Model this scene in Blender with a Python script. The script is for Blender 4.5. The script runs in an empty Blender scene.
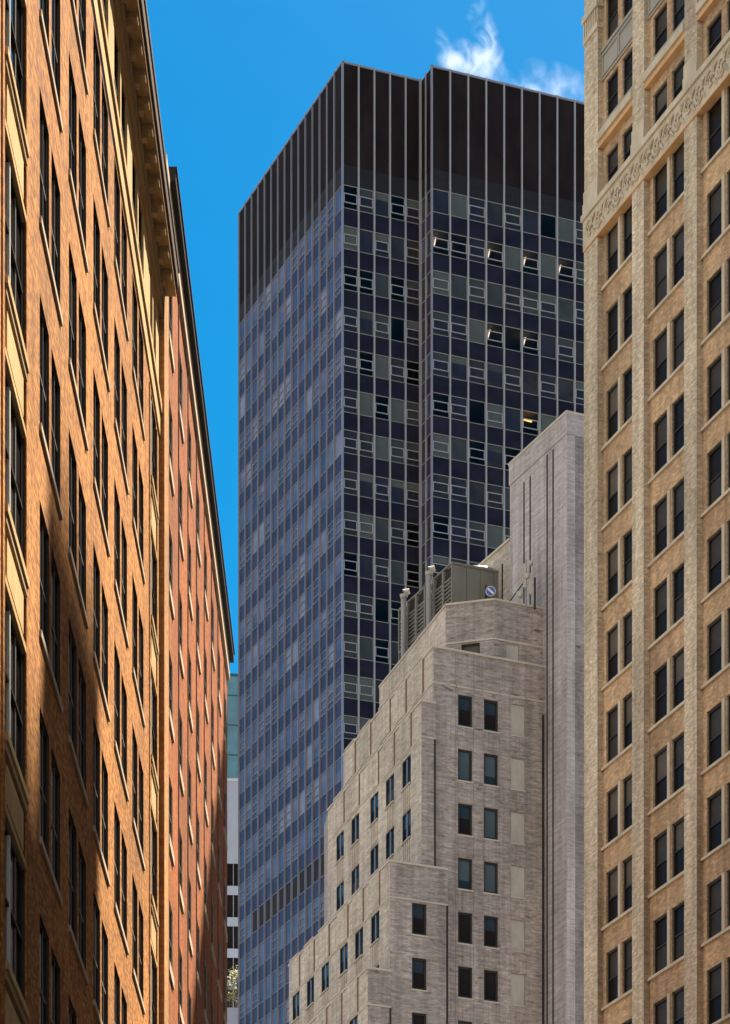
import bpy, math, random
from mathutils import Vector
random.seed(11)
R = math.radians
S = bpy.context.scene
COL = S.collection

# ------------------------------------------------------------------ camera
cd = bpy.data.cameras.new('camera'); cam = bpy.data.objects.new('camera', cd); COL.objects.link(cam)
cam.location = (0, 0, 1.7); cam.rotation_euler = (R(90), 0, 0)
cd.sensor_fit = 'HORIZONTAL'; cd.sensor_width = 36.0
cd.lens = 36.0 * 3050 / 730
cd.shift_y = 1358 / 730
cd.clip_start = 0.5; cd.clip_end = 20000
S.camera = cam

# ------------------------------------------------------------------ sky and sun
SUN_AZ, SUN_EL = 42.0, 65.3            # azimuth from +X towards +Y
w = bpy.data.worlds.new('World'); S.world = w; w.use_nodes = True
nt = w.node_tree; nt.nodes.clear()
sky = nt.nodes.new('ShaderNodeTexSky'); sky.sky_type = 'NISHITA'; sky.sun_disc = False
sky.sun_elevation = R(SUN_EL); sky.sun_rotation = R(90 - SUN_AZ)
sky.altitude = 0; sky.air_density = 1.0; sky.dust_density = 1.3; sky.ozone_density = 3.0
hs = nt.nodes.new('ShaderNodeHueSaturation'); hs.inputs['Saturation'].default_value = 1.65; hs.inputs['Value'].default_value = 0.84
hs.inputs['Hue'].default_value = 0.485
bg = nt.nodes.new('ShaderNodeBackground'); bg.inputs['Strength'].default_value = 0.05
wo = nt.nodes.new('ShaderNodeOutputWorld')
# unseen cloud bank added behind the camera as pale fill for shaded faces
tcw = nt.nodes.new('ShaderNodeTexCoord')
cn = nt.nodes.new('ShaderNodeTexNoise'); cn.inputs['Scale'].default_value = 2.6; cn.inputs['Detail'].default_value = 8; cn.inputs['Roughness'].default_value = 0.6
nt.links.new(tcw.outputs['Generated'], cn.inputs[0])
cr = nt.nodes.new('ShaderNodeMapRange'); cr.inputs[1].default_value = 0.38; cr.inputs[2].default_value = 0.60
nt.links.new(cn.outputs[0], cr.inputs[0])
dt = nt.nodes.new('ShaderNodeVectorMath'); dt.operation = 'DOT_PRODUCT'; dt.inputs[1].default_value = (-0.66, -0.64, 0.40)
nt.links.new(tcw.outputs['Generated'], dt.inputs[0])
dr = nt.nodes.new('ShaderNodeMapRange'); dr.inputs[1].default_value = 0.2; dr.inputs[2].default_value = 0.6
nt.links.new(dt.outputs['Value'], dr.inputs[0])
cm = nt.nodes.new('ShaderNodeMath'); cm.operation = 'MULTIPLY'; nt.links.new(cr.outputs[0], cm.inputs[0]); nt.links.new(dr.outputs[0], cm.inputs[1])
cmx = nt.nodes.new('ShaderNodeMix'); cmx.data_type = 'RGBA'; nt.links.new(cm.outputs[0], cmx.inputs[0])
cmx.inputs[7].default_value = (8.6, 8.0, 7.4, 1)
nt.links.new(sky.outputs[0], hs.inputs['Color']); nt.links.new(hs.outputs[0], cmx.inputs[6]); nt.links.new(cmx.outputs[2], bg.inputs['Color'])
nt.links.new(bg.outputs[0], wo.inputs['Surface'])
sl = bpy.data.lights.new('sun', 'SUN'); sun = bpy.data.objects.new('sun', sl); COL.objects.link(sun)
sl.energy = 5.0; sl.angle = R(0.7); sl.color = (1.0, 0.92, 0.78)
sd = Vector((math.cos(R(SUN_EL)) * math.cos(R(SUN_AZ)), math.cos(R(SUN_EL)) * math.sin(R(SUN_AZ)), math.sin(R(SUN_EL))))
sun.rotation_euler = sd.to_track_quat('Z', 'Y').to_euler()
sun.location = (60, 60, 250)
S.view_settings.view_transform = 'Standard'; S.view_settings.look = 'None'
S.view_settings.exposure = 1.95; S.view_settings.gamma = 1.0

# ------------------------------------------------------------------ materials
def newmat(name):
    m = bpy.data.materials.new(name); m.use_nodes = True
    return m, m.node_tree, m.node_tree.nodes['Principled BSDF']

def ramp(nt, a, b, ca=(0, 0, 0, 1), cb=(1, 1, 1, 1)):
    r = nt.nodes.new('ShaderNodeValToRGB')
    r.color_ramp.elements[0].position = a; r.color_ramp.elements[1].position = b
    r.color_ramp.elements[0].color = ca; r.color_ramp.elements[1].color = cb
    return r

def mixc(nt, blend, fac, a=None, b=None):
    n = nt.nodes.new('ShaderNodeMix'); n.data_type = 'RGBA'; n.blend_type = blend
    n.inputs[0].default_value = fac
    if a is not None: n.inputs[6].default_value = (*a, 1)
    if b is not None: n.inputs[7].default_value = (*b, 1)
    return n

def uvmap(nt, su, sv):
    uv = nt.nodes.new('ShaderNodeUVMap'); mp = nt.nodes.new('ShaderNodeMapping')
    mp.inputs['Scale'].default_value = (su, sv, 1)
    nt.links.new(uv.outputs[0], mp.inputs[0]); return mp

def brick(name, c1, c2, mortar, streak=0.35, ssu=1.2, ssv=5.0, blotch=0.25, bw=0.24, bh=0.08, bump=0.35, dirt=None, bias=0.0):
    m, nt, p = newmat(name); L = nt.links.new
    mp = uvmap(nt, 1, 1)
    b = nt.nodes.new('ShaderNodeTexBrick')
    b.inputs['Color1'].default_value = (*c1, 1); b.inputs['Color2'].default_value = (*c2, 1)
    b.inputs['Mortar'].default_value = (*mortar, 1)
    b.inputs['Scale'].default_value = 1; b.inputs['Mortar Size'].default_value = 0.007
    b.inputs['Brick Width'].default_value = bw; b.inputs['Row Height'].default_value = bh
    b.inputs['Bias'].default_value = bias
    L(mp.outputs[0], b.inputs[0])
    n1 = nt.nodes.new('ShaderNodeTexNoise'); n1.inputs['Scale'].default_value = 1; n1.inputs['Detail'].default_value = 5
    n1.inputs['Roughness'].default_value = 0.7
    L(uvmap(nt, ssu, ssv).outputs[0], n1.inputs[0])
    r1 = ramp(nt, 0.32, 0.68, (1 - streak,) * 3 + (1,), (1 + streak * 0.55,) * 3 + (1,)); L(n1.outputs[0], r1.inputs[0])
    n2 = nt.nodes.new('ShaderNodeTexNoise'); n2.inputs['Scale'].default_value = 0.22; n2.inputs['Detail'].default_value = 6
    L(uvmap(nt, 1, 0.6).outputs[0], n2.inputs[0])
    r2 = ramp(nt, 0.35, 0.65, (1 - blotch,) * 3 + (1,), (1 + blotch * 0.4,) * 3 + (1,)); L(n2.outputs[0], r2.inputs[0])
    m1 = mixc(nt, 'MULTIPLY', 1); L(b.outputs[0], m1.inputs[6]); L(r1.outputs[0], m1.inputs[7])
    m2 = mixc(nt, 'MULTIPLY', 1); L(m1.outputs[2], m2.inputs[6]); L(r2.outputs[0], m2.inputs[7])
    n4 = nt.nodes.new('ShaderNodeTexNoise'); n4.inputs['Scale'].default_value = 1; n4.inputs['Detail'].default_value = 6; n4.inputs['Roughness'].default_value = 0.7
    L(uvmap(nt, 1.7, 0.09).outputs[0], n4.inputs[0])
    r4 = ramp(nt, 0.36, 0.58, (0.76, 0.74, 0.72, 1), (1.12, 1.12, 1.12, 1)); L(n4.outputs[0], r4.inputs[0])
    m4 = mixc(nt, 'MULTIPLY', 0.8); L(m2.outputs[2], m4.inputs[6]); L(r4.outputs[0], m4.inputs[7])
    out = m4.outputs[2]
    if dirt:
        n3 = nt.nodes.new('ShaderNodeTexNoise'); n3.inputs['Scale'].default_value = 1; n3.inputs['Detail'].default_value = 4
        L(uvmap(nt, 0.9, 3.2).outputs[0], n3.inputs[0])
        r3 = ramp(nt, 0.63, 0.7); L(n3.outputs[0], r3.inputs[0])
        m3 = mixc(nt, 'MIX', 0); L(r3.outputs[0], m3.inputs[0]); L(out, m3.inputs[6]); m3.inputs[7].default_value = (*dirt, 1)
        out = m3.outputs[2]
    L(out, p.inputs['Base Color']); p.inputs['Roughness'].default_value = 0.88
    p.inputs['Specular IOR Level'].default_value = 0.25
    bp = nt.nodes.new('ShaderNodeBump'); bp.inputs['Strength'].default_value = bump; bp.inputs['Distance'].default_value = 0.03
    ad = nt.nodes.new('ShaderNodeMath'); ad.operation = 'SUBTRACT'
    L(n1.outputs[0], ad.inputs[0]); L(b.outputs['Fac'], ad.inputs[1])
    L(ad.outputs[0], bp.inputs['Height']); L(bp.outputs[0], p.inputs['Normal'])
    return m

def stone(name, c, var=0.18, rough=0.8, scale=(0.8, 0.5), bump=0.15, spec=0.25, metal=0.0):
    m, nt, p = newmat(name); L = nt.links.new
    n = nt.nodes.new('ShaderNodeTexNoise'); n.inputs['Scale'].default_value = 1; n.inputs['Detail'].default_value = 7
    n.inputs['Roughness'].default_value = 0.65
    L(uvmap(nt, *scale).outputs[0], n.inputs[0])
    r = ramp(nt, 0.3, 0.7, tuple(x * (1 - var) for x in c) + (1,), tuple(min(1, x * (1 + var * 0.6)) for x in c) + (1,))
    L(n.outputs[0], r.inputs[0]); L(r.outputs[0], p.inputs['Base Color'])
    p.inputs['Roughness'].default_value = rough; p.inputs['Specular IOR Level'].default_value = spec
    p.inputs['Metallic'].default_value = metal
    if bump:
        n2 = nt.nodes.new('ShaderNodeTexNoise'); n2.inputs['Scale'].default_value = 9; n2.inputs['Detail'].default_value = 4
        L(uvmap(nt, 1, 1).outputs[0], n2.inputs[0])
        bp = nt.nodes.new('ShaderNodeBump'); bp.inputs['Strength'].default_value = bump; bp.inputs['Distance'].default_value = 0.04
        L(n2.outputs[0], bp.inputs['Height']); L(bp.outputs[0], p.inputs['Normal'])
    return m

def glass(name, c, var=0.3, rough=0.04, ior=1.5, wave=0.02, scale=(0.35, 0.5), spec=0.5):
    """an opaque window pane: the dark room or blind just behind it, and a glossy outer face"""
    m, nt, p = newmat(name); L = nt.links.new
    n = nt.nodes.new('ShaderNodeTexNoise'); n.inputs['Scale'].default_value = 1; n.inputs['Detail'].default_value = 3
    L(uvmap(nt, *scale).outputs[0], n.inputs[0])
    r = ramp(nt, 0.35, 0.65, tuple(x * (1 - var) for x in c) + (1,), tuple(x * (1 + var) for x in c) + (1,))
    L(n.outputs[0], r.inputs[0]); L(r.outputs[0], p.inputs['Base Color'])
    p.inputs['Roughness'].default_value = rough; p.inputs['IOR'].default_value = ior
    p.inputs['Specular IOR Level'].default_value = spec
    n2 = nt.nodes.new('ShaderNodeTexNoise'); n2.inputs['Scale'].default_value = 0.6; n2.inputs['Detail'].default_value = 2
    L(uvmap(nt, 1, 1).outputs[0], n2.inputs[0])
    bp = nt.nodes.new('ShaderNodeBump'); bp.inputs['Strength'].default_value = wave; bp.inputs['Distance'].default_value = 0.3
    L(n2.outputs[0], bp.inputs['Height']); L(bp.outputs[0], p.inputs['Normal'])
    return m

def clear_glass(name, tint):
    m, nt, p = newmat(name); L = nt.links.new
    nt.nodes.remove(p)
    o = nt.nodes['Material Output']
    t = nt.nodes.new('ShaderNodeBsdfTransparent'); t.inputs[0].default_value = (*tint, 1)
    g = nt.nodes.new('ShaderNodeBsdfGlossy'); g.inputs['Roughness'].default_value = 0.02
    f = nt.nodes.new('ShaderNodeFresnel'); f.inputs[0].default_value = 1.28
    mx = nt.nodes.new('ShaderNodeMixShader')
    L(f.outputs[0], mx.inputs[0]); L(t.outputs[0], mx.inputs[1]); L(g.outputs[0], mx.inputs[2]); L(mx.outputs[0], o.inputs[0])
    return m

def plain(name, c, rough=0.5, metal=0.0, emit=None, es=0):
    m, nt, p = newmat(name); L = nt.links.new
    n = nt.nodes.new('ShaderNodeTexNoise'); n.inputs['Scale'].default_value = 1.3; n.inputs['Detail'].default_value = 5
    tc = nt.nodes.new('ShaderNodeTexCoord'); L(tc.outputs['Object'], n.inputs[0])
    r = ramp(nt, 0.3, 0.7, tuple(x * 0.85 for x in c) + (1,), tuple(min(1, x * 1.1) for x in c) + (1,))
    L(n.outputs[0], r.inputs[0]); L(r.outputs[0], p.inputs['Base Color'])
    p.inputs['Roughness'].default_value = rough; p.inputs['Metallic'].default_value = metal
    if emit:
        p.inputs['Emission Color'].default_value = (*emit, 1); p.inputs['Emission Strength'].default_value = es
    return m

M = {}
M['tan_brick'] = brick('orange_brick', (0.64, 0.262, 0.045), (0.26, 0.082, 0.012), (0.40, 0.185, 0.042), streak=0.5, ssu=2.6, ssv=13.0, blotch=0.26)
M['red_brick'] = brick('red_brick', (0.46, 0.125, 0.014), (0.26, 0.062, 0.008), (0.32, 0.105, 0.022), streak=0.45, ssu=1.6, ssv=8.0, blotch=0.3)
M['pier_brick'] = brick('yellow_brick', (0.55, 0.27, 0.085), (0.42, 0.18, 0.06), (0.45, 0.25, 0.1), streak=0.35, ssu=3, ssv=5)
M['tan_stone'] = stone('tan_stone', (0.54, 0.36, 0.155), var=0.3)
M['corn_stone'] = stone('cornice_stone', (0.36, 0.245, 0.125), var=0.25)
M['dark_reveal'] = stone('unlit_reveal', (0.085, 0.05, 0.033), var=0.3)  # darkened jambs: the shade of the unlit reveals is put into the colour
M['corn_dark'] = stone('weathered_copper', (0.085, 0.06, 0.042), var=0.3)
M['bounce_terracotta'] = stone('bounce_terracotta', (0.66, 0.40, 0.19), var=0.2)  # warm bounce light under frieze and courses is put into this colour
M['alu_dim'] = stone('dull_aluminium', (0.24, 0.235, 0.22), var=0.1, rough=0.5, bump=0)
M['cream_wood'] = stone('cream_paint', (0.72, 0.69, 0.58), var=0.08, rough=0.5)
M['sill_stone'] = stone('sill_stone', (0.50, 0.40, 0.28), var=0.15)
M['dark_frame'] = stone('dark_frame', (0.028, 0.024, 0.022), var=0.2, rough=0.5, bump=0)
M['grey_frame'] = stone('grey_frame', (0.17, 0.16, 0.145), var=0.15, rough=0.5, bump=0)
M['black_edge'] = stone('black_edge', (0.022, 0.02, 0.018), var=0.25, rough=0.7, bump=0)
M['roof'] = stone('roof_felt', (0.09, 0.088, 0.085), var=0.3, rough=0.95)
M['win_black'] = glass('pane_black', (0.010, 0.008, 0.008), ior=1.2, spec=0.10)
M['win_dark'] = glass('pane_dark', (0.020, 0.016, 0.014), ior=1.3, spec=0.06)
M['win_shade'] = glass('pane_shade', (0.115, 0.095, 0.065), var=0.25, ior=1.3, spec=0.07)
M['win_shade2'] = glass('pane_shade_dim', (0.06, 0.05, 0.038), var=0.3, ior=1.3, spec=0.07)
M['win_teal'] = glass('pane_teal', (0.075, 0.092, 0.09), var=0.2, ior=1.35)
M['win_teal2'] = glass('pane_teal_dim', (0.028, 0.032, 0.034), var=0.3, ior=1.3)
M['cream_brick'] = brick('cream_brick', (0.77, 0.645, 0.465), (0.52, 0.415, 0.28), (0.42, 0.32, 0.2), streak=0.30, ssu=2.2, ssv=5.5, blotch=0.28, bump=0.2)
M['buff_brick'] = brick('buff_brick', (0.70, 0.465, 0.255), (0.48, 0.305, 0.16), (0.40, 0.28, 0.17), streak=0.30, ssu=2.0, ssv=4.0, blotch=0.30, bump=0.2)
M['cream_stone'] = stone('cream_stone', (0.58, 0.49, 0.35), var=0.3)
M['green_metal'] = stone('weathered_metal', (0.36, 0.33, 0.265), var=0.2, rough=0.6)
M['grey_brick'] = brick('grey_brick', (0.48, 0.415, 0.375), (0.335, 0.285, 0.258), (0.34, 0.29, 0.255), streak=0.42, ssu=0.8, ssv=5.5, blotch=0.22, dirt=(0.15, 0.125, 0.105), bump=0.5)
M['lit_grey_brick'] = brick('lit_grey_brick', (0.67, 0.58, 0.475), (0.49, 0.42, 0.34), (0.45, 0.38, 0.30), streak=0.32, ssu=0.7, ssv=3.6, blotch=0.2, bump=0.6)  # lighter copy of the grey brick; left walls' extra light is in the colour
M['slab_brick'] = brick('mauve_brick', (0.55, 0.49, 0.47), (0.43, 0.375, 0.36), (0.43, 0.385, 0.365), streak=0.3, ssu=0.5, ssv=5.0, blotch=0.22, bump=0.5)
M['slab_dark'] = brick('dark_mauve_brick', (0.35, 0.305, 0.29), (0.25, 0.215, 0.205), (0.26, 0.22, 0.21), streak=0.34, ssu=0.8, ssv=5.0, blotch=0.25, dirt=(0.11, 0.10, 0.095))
M['coping'] = stone('coping_stone', (0.50, 0.44, 0.36), var=0.2)
M['panel'] = stone('pale_panel', (0.43, 0.395, 0.335), var=0.22)
M['rust'] = stone('rust_joint', (0.24, 0.15, 0.10), var=0.3)
M['joint'] = stone('dark_joint', (0.03, 0.022, 0.02), var=0.3)
M['alu'] = stone('aluminium', (0.29, 0.29, 0.30), var=0.1, rough=0.45, bump=0, spec=0.5)
M['alu_blue'] = stone('anodised', (0.21, 0.215, 0.26), var=0.1, rough=0.4, bump=0, spec=0.5)
M['crown'] = stone('dark_panel', (0.019, 0.0145, 0.0145), var=0.45, rough=0.6, bump=0, scale=(0.4, 0.15), spec=0.03)
M['crown_low'] = stone('black_louvre', (0.012, 0.010, 0.011), var=0.3, rough=0.6, bump=0)
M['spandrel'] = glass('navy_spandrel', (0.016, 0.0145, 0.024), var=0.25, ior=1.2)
M['spandrel_w'] = glass('sky_tint_spandrel', (0.045, 0.036, 0.064), var=0.22, ior=1.24)  # left wall's sky reflection is put into the base colour
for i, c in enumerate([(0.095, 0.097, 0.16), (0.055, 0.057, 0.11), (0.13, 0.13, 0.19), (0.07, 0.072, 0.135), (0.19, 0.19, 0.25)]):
    M['west%d' % i] = glass('sky_tint_pane_%d' % i, c, var=0.25, ior=1.45)  # left-wall panes, reflected sky painted into their tint
M['blind0'] = glass('pane_blind', (0.080, 0.086, 0.072), var=0.15, ior=1.35)
M['blind1'] = glass('pane_blind_dim', (0.045, 0.047, 0.041), var=0.25, ior=1.35)
M['blind2'] = glass('pane_brown', (0.032, 0.027, 0.024), var=0.4, ior=1.35)
M['blind3'] = glass('pane_navy', (0.024, 0.021, 0.027), var=0.3, ior=1.35)
M['clear'] = clear_glass('clear_pane', (0.42, 0.43, 0.42))
M['ceiling'] = stone('ceiling_tile', (0.30, 0.28, 0.24), var=0.15)
M['interior'] = stone('interior_wall', (0.12, 0.10, 0.08), var=0.3)
M['tube'] = plain('lamp_tube', (0.9, 0.8, 0.7), emit=(1.0, 0.72, 0.48), es=0.8)
M['warm_lamp'] = plain('warm_lamp', (0.9, 0.6, 0.3), emit=(1.0, 0.5, 0.12), es=1.2)
M['louvre'] = stone('louvre_metal', (0.19, 0.18, 0.145), var=0.2, rough=0.6)
M['louvre_panel'] = stone('olive_panel', (0.19, 0.185, 0.155), var=0.15, rough=0.5)
M['galv'] = stone('galvanised', (0.28, 0.27, 0.25), var=0.25, rough=0.5)
M['white_paint'] = stone('white_paint', (0.74, 0.73, 0.70), var=0.1, rough=0.5)
M['blue_paint'] = plain('blue_paint', (0.05, 0.12, 0.42), rough=0.4)
M['teal_glass'] = glass('teal_glass', (0.045, 0.19, 0.25), var=0.15, ior=1.5)
M['teal_line'] = stone('teal_mullion', (0.03, 0.10, 0.13), var=0.1)
M['white_wall'] = stone('pale_concrete', (0.50, 0.53, 0.60), var=0.1)
M['asphalt'] = stone('asphalt', (0.05, 0.05, 0.052), var=0.3, rough=0.95)
M['concrete'] = stone('pavement_concrete', (0.32, 0.31, 0.29), var=0.2, rough=0.9)
M['paint_line'] = stone('road_paint', (0.75, 0.73, 0.66), var=0.1)
M['ground'] = stone('ground_dust', (0.14, 0.13, 0.12), var=0.3, rough=0.95)
M['bark'] = plain('bark', (0.12, 0.085, 0.06), rough=0.9)
M['leaf'] = plain('leaf_green', (0.13, 0.13, 0.028), rough=0.6)
M['leaf2'] = plain('leaf_yellow', (0.22, 0.19, 0.04), rough=0.6)

# ------------------------------------------------------------------ mesh building
class Fr:
    """a vertical facade frame: u to the right seen from outside, d outwards, z up"""
    def __init__(s, ox, oy, deg):
        s.o = (ox, oy); s.a = R(deg); s.c = math.cos(s.a); s.s = math.sin(s.a)
    def p(s, u, d, z):
        return (s.o[0] + u * s.c + d * s.s, s.o[1] + u * s.s - d * s.c, z)

IDF = Fr(0, 0, 0)

class MB:
    def __init__(s): s.v = []; s.f = []; s.m = []; s.mats = []; s.smooth = []
    def mi(s, m):
        if m not in s.mats: s.mats.append(m)
        return s.mats.index(m)
    def poly(s, pts, m, sm=False):
        i = len(s.v); s.v += [tuple(q) for q in pts]
        s.f.append(tuple(range(i, i + len(pts)))); s.m.append(s.mi(m)); s.smooth.append(sm)
    def box(s, fr, u0, u1, d0, d1, z0, z1, m, skip=''):
        P = fr.p
        a = [P(u0, d1, z0), P(u1, d1, z0), P(u1, d1, z1), P(u0, d1, z1)]     # outer face (d1 larger = outer)
        b = [P(u0, d0, z0), P(u1, d0, z0), P(u1, d0, z1), P(u0, d0, z1)]
        if 'f' not in skip: s.poly(a, m)
        if 'b' not in skip: s.poly(b[::-1], m)
        if 'l' not in skip: s.poly([b[0], a[0], a[3], b[3]], m)
        if 'r' not in skip: s.poly([a[1], b[1], b[2], a[2]], m)
        if 't' not in skip: s.poly([a[3], a[2], b[2], b[3]], m)
        if 'd' not in skip: s.poly([b[0], b[1], a[1], a[0]], m)
    def prism(s, foot, z0, z1, m, top=None):
        n = len(foot)
        for i in range(n):
            a, b = foot[i], foot[(i + 1) % n]
            s.poly([(*a, z0), (*b, z0), (*b, z1), (*a, z1)], m)
        s.poly([(*q, z1) for q in foot], top or m); s.poly([(*q, z0) for q in foot][::-1], m)
    def tube(s, pts, r, m, n=8, caps=True):
        rings = []
        for i, p in enumerate(pts):
            p = Vector(p); a = Vector(pts[max(i - 1, 0)]); b = Vector(pts[min(i + 1, len(pts) - 1)])
            t = (b - a).normalized(); x = t.orthogonal().normalized()
            if abs(t.z) < 0.95: x = t.cross(Vector((0, 0, 1))).normalized()
            y = t.cross(x); rr = r[i] if isinstance(r, (list, tuple)) else r
            rings.append([p + (x * math.cos(k * 2 * math.pi / n) + y * math.sin(k * 2 * math.pi / n)) * rr for k in range(n)])
        for i in range(len(rings) - 1):
            for k in range(n):
                s.poly([rings[i][k], rings[i][(k + 1) % n], rings[i + 1][(k + 1) % n], rings[i + 1][k]], m, True)
        if caps: s.poly(rings[0][::-1], m); s.poly(rings[-1], m)
    def grid_wall(s, fr, us, zs, openings, m, d=0.0, rev=0.2, revm=None):
        """front sheet with rectangular openings (u0,u1,z0,z1) and their reveals"""
        us = sorted(set(us) | {o[i] for o in openings for i in (0, 1)})
        zs = sorted(set(zs) | {o[i] for o in openings for i in (2, 3)})
        us = [x for i, x in enumerate(us) if i == 0 or x - us[i - 1] > 1e-5]
        zs = [x for i, x in enumerate(zs) if i == 0 or x - zs[i - 1] > 1e-5]
        P = fr.p
        byz = {}
        for j in range(len(zs) - 1):
            zc = (zs[j] + zs[j + 1]) / 2
            row = [o for o in openings if o[2] < zc < o[3]]
            i = 0
            # merge runs of closed cells in this row
            run = None
            for i in range(len(us) - 1):
                uc = (us[i] + us[i + 1]) / 2
                op = any(o[0] < uc < o[1] for o in row)
                if not op and run is None: run = us[i]
                if (op or i == len(us) - 2) and run is not None:
                    e = us[i] if op else us[i + 1]
                    s.poly([P(run, d, zs[j]), P(e, d, zs[j]), P(e, d, zs[j + 1]), P(run, d, zs[j + 1])], m); run = None
        rm = revm or m
        for (a, b, c, e) in openings:
            s.poly([P(a, d - rev, c), P(a, d, c), P(a, d, e), P(a, d - rev, e)][::-1], rm)
            s.poly([P(b, d - rev, c), P(b, d, c), P(b, d, e), P(b, d - rev, e)], rm)
            s.poly([P(a, d - rev, e), P(b, d - rev, e), P(b, d, e), P(a, d, e)], rm)
            s.poly([P(a, d, c), P(b, d, c), P(b, d - rev, c), P(a, d - rev, c)], rm)
    def mesh(s, name, base=(0, 0, 0)):
        me = bpy.data.meshes.new(name)
        me.from_pydata([(x - base[0], y - base[1], z - base[2]) for x, y, z in s.v], [], s.f)
        for m in s.mats: me.materials.append(m)
        me.polygons.foreach_set('material_index', s.m); me.polygons.foreach_set('use_smooth', s.smooth)
        uv = me.uv_layers.new(name='UVMap'); buf = [0.0] * (2 * len(me.loops))
        me.update()
        for p in me.polygons:
            n = p.normal
            if abs(n.z) < 0.75:
                l = math.hypot(n.x, n.y); tx, ty = -n.y / l, n.x / l
            else: tx = ty = None
            for li in p.loop_indices:
                x, y, z = s.v[me.loops[li].vertex_index]
                if tx is None: buf[2 * li] = x; buf[2 * li + 1] = y
                else: buf[2 * li] = x * tx + y * ty; buf[2 * li + 1] = z
        uv.data.foreach_set('uv', buf)
        return me

def tag(o, label=None, cat=None, group=None, kind=None):
    if label: o['label'] = label
    if cat: o['category'] = cat
    if group: o['group'] = group
    if kind: o['kind'] = kind
    return o

class Thing:
    def __init__(s, name, base, label, cat, group=None):
        s.o = bpy.data.objects.new(name, None); COL.objects.link(s.o); s.base = base
        s.o.location = base; s.o.empty_display_size = 0.5; tag(s.o, label, cat, group)
    def part(s, name, mb, label=None, kind=None):
        o = bpy.data.objects.new(name, mb.mesh(name, s.base)); COL.objects.link(o); o.parent = s.o
        tag(o, label, kind=kind); return o
    def sub(s, name, mb, parent, label=None):
        o = bpy.data.objects.new(name, mb.mesh(name, s.base)); COL.objects.link(o); o.parent = parent
        tag(o, label); return o

def solo(name, mb, base, label, cat, group=None, kind=None):
    o = bpy.data.objects.new(name, mb.mesh(name, base)); COL.objects.link(o); o.location = base
    tag(o, label, cat, group, kind); return o

def struct(name, mb, kind='structure'):
    o = bpy.data.objects.new(name, mb.mesh(name)); COL.objects.link(o); tag(o, kind=kind); return o

# ------------------------------------------------------------------ windows: a kind is a set of part builders
F_PX, CX, HY = 3050.0, 365.0, 1870.0
def size_in_view(p):
    """rough apparent size of something at p, zero when outside the frame (only decides which repeats become parts)"""
    x, y, z = p
    if y < 1: return 0
    px = CX + F_PX * x / y; py = HY - F_PX * (z - 1.7) / y
    if px < -8 or px > 738 or py < -15 or py > 1035: return 0
    return 1.0 / y

class WinKind:
    """builders: {part: fn(mb, fr, u, z, d, var)}; 'window' is the frame, others are its sub-parts"""
    def __init__(s, name, builders): s.name = name; s.b = builders; s.cache = {}
    def add(s, mb, fr, u, d, z, var):
        for k, fn in s.b.items(): fn(mb, fr, u, z, d, var)
    def place(s, thing, fr, u, d, z, var):
        par = thing.o
        root = None
        for k, fn in s.b.items():
            key = (k, var)
            if key not in s.cache:
                mb = MB(); fn(mb, IDF, 0, 0, 0, var)
                s.cache[key] = bpy.data.objects.new(k if k != 'window' else s.name, mb.mesh(k)) if mb.f else None
                proto = s.cache[key]
                o = proto
            else:
                proto = s.cache[key]
                o = proto.copy() if proto else None
            if o is None: continue
            COL.objects.link(o)
            if root is None:
                root = o; o.parent = par
                p = fr.p(u, d, z); o.location = (p[0] - thing.base[0], p[1] - thing.base[1], p[2] - thing.base[2])
                o.rotation_euler = (0, 0, fr.a)
            else:
                o.parent = root; o.location = (0, 0, 0); o.rotation_euler = (0, 0, 0)
        return root

def fit_windows(thing, items, limit=98, stuff='far_windows', vis=None):
    """items: (kind, fr, u, d, z, var). The ones that show largest become parts, the rest one part."""
    sc = []
    for it in items:
        kind, fr, u, d, z, var = it
        p = fr.p(u, d, z + 1)
        v = size_in_view(p)
        if vis and v and not vis(p): v = 0
        sc.append((v, it))
    sc.sort(key=lambda t: -t[0])
    rest = MB(); n = 0
    for v, it in sc:
        kind, fr, u, d, z, var = it
        if v > 0 and n < limit: kind.place(thing, fr, u, d, z, var); n += 1
        else: kind.add(rest, fr, u, d, z, var)
    if rest.f: thing.part(stuff, rest, kind='stuff')

def frame_rect(mb, fr, u, z, d, w, h, t, dep, m):
    mb.box(fr, u - w / 2, u - w / 2 + t, d, d + dep, z, z + h, m)
    mb.box(fr, u + w / 2 - t, u + w / 2, d, d + dep, z, z + h, m)
    mb.box(fr, u - w / 2 + t, u + w / 2 - t, d, d + dep, z, z + t, m)
    mb.box(fr, u - w / 2 + t, u + w / 2 - t, d, d + dep, z + h - t, z + h, m)

def sash(name, w, h, frame, panes, sillm=None, sill=(0.06, 0.1, 0.12), t=0.07, fd=0.06, shade=0.5, sash_rail=True, rail=None):
    """double hung window; d is the plane of the glass"""
    rail = rail or frame
    def fw(mb, fr, u, z, d, var):
        frame_rect(mb, fr, u, z, d + 0.003, w, h, t, fd, frame)
        if sash_rail: mb.box(fr, u - w / 2 + t, u + w / 2 - t, d + 0.003, d + fd * 0.8, z + h * 0.47, z + h * 0.47 + 0.06, rail)
    def pn(mb, fr, u, z, d, var):
        up, lo, fr_ = panes[var]
        zs = z + h * fr_
        mb.box(fr, u - w / 2 + 0.01, u + w / 2 - 0.01, d - 0.03, d, z + 0.01, zs, lo, 't')
        mb.box(fr, u - w / 2 + 0.01, u + w / 2 - 0.01, d - 0.03, d, zs, z + h - 0.01, up, 'd')
    b = {'window': fw, 'pane': pn}
    if sillm:
        def sl(mb, fr, u, z, d, var):
            ov, proj, hh = sill
            mb.box(fr, u - w / 2 - ov, u + w / 2 + ov, d + 0.005, d + proj, z - hh, z - 0.002, sillm)
        b['sill'] = sl
    return WinKind(name, b)

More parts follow.
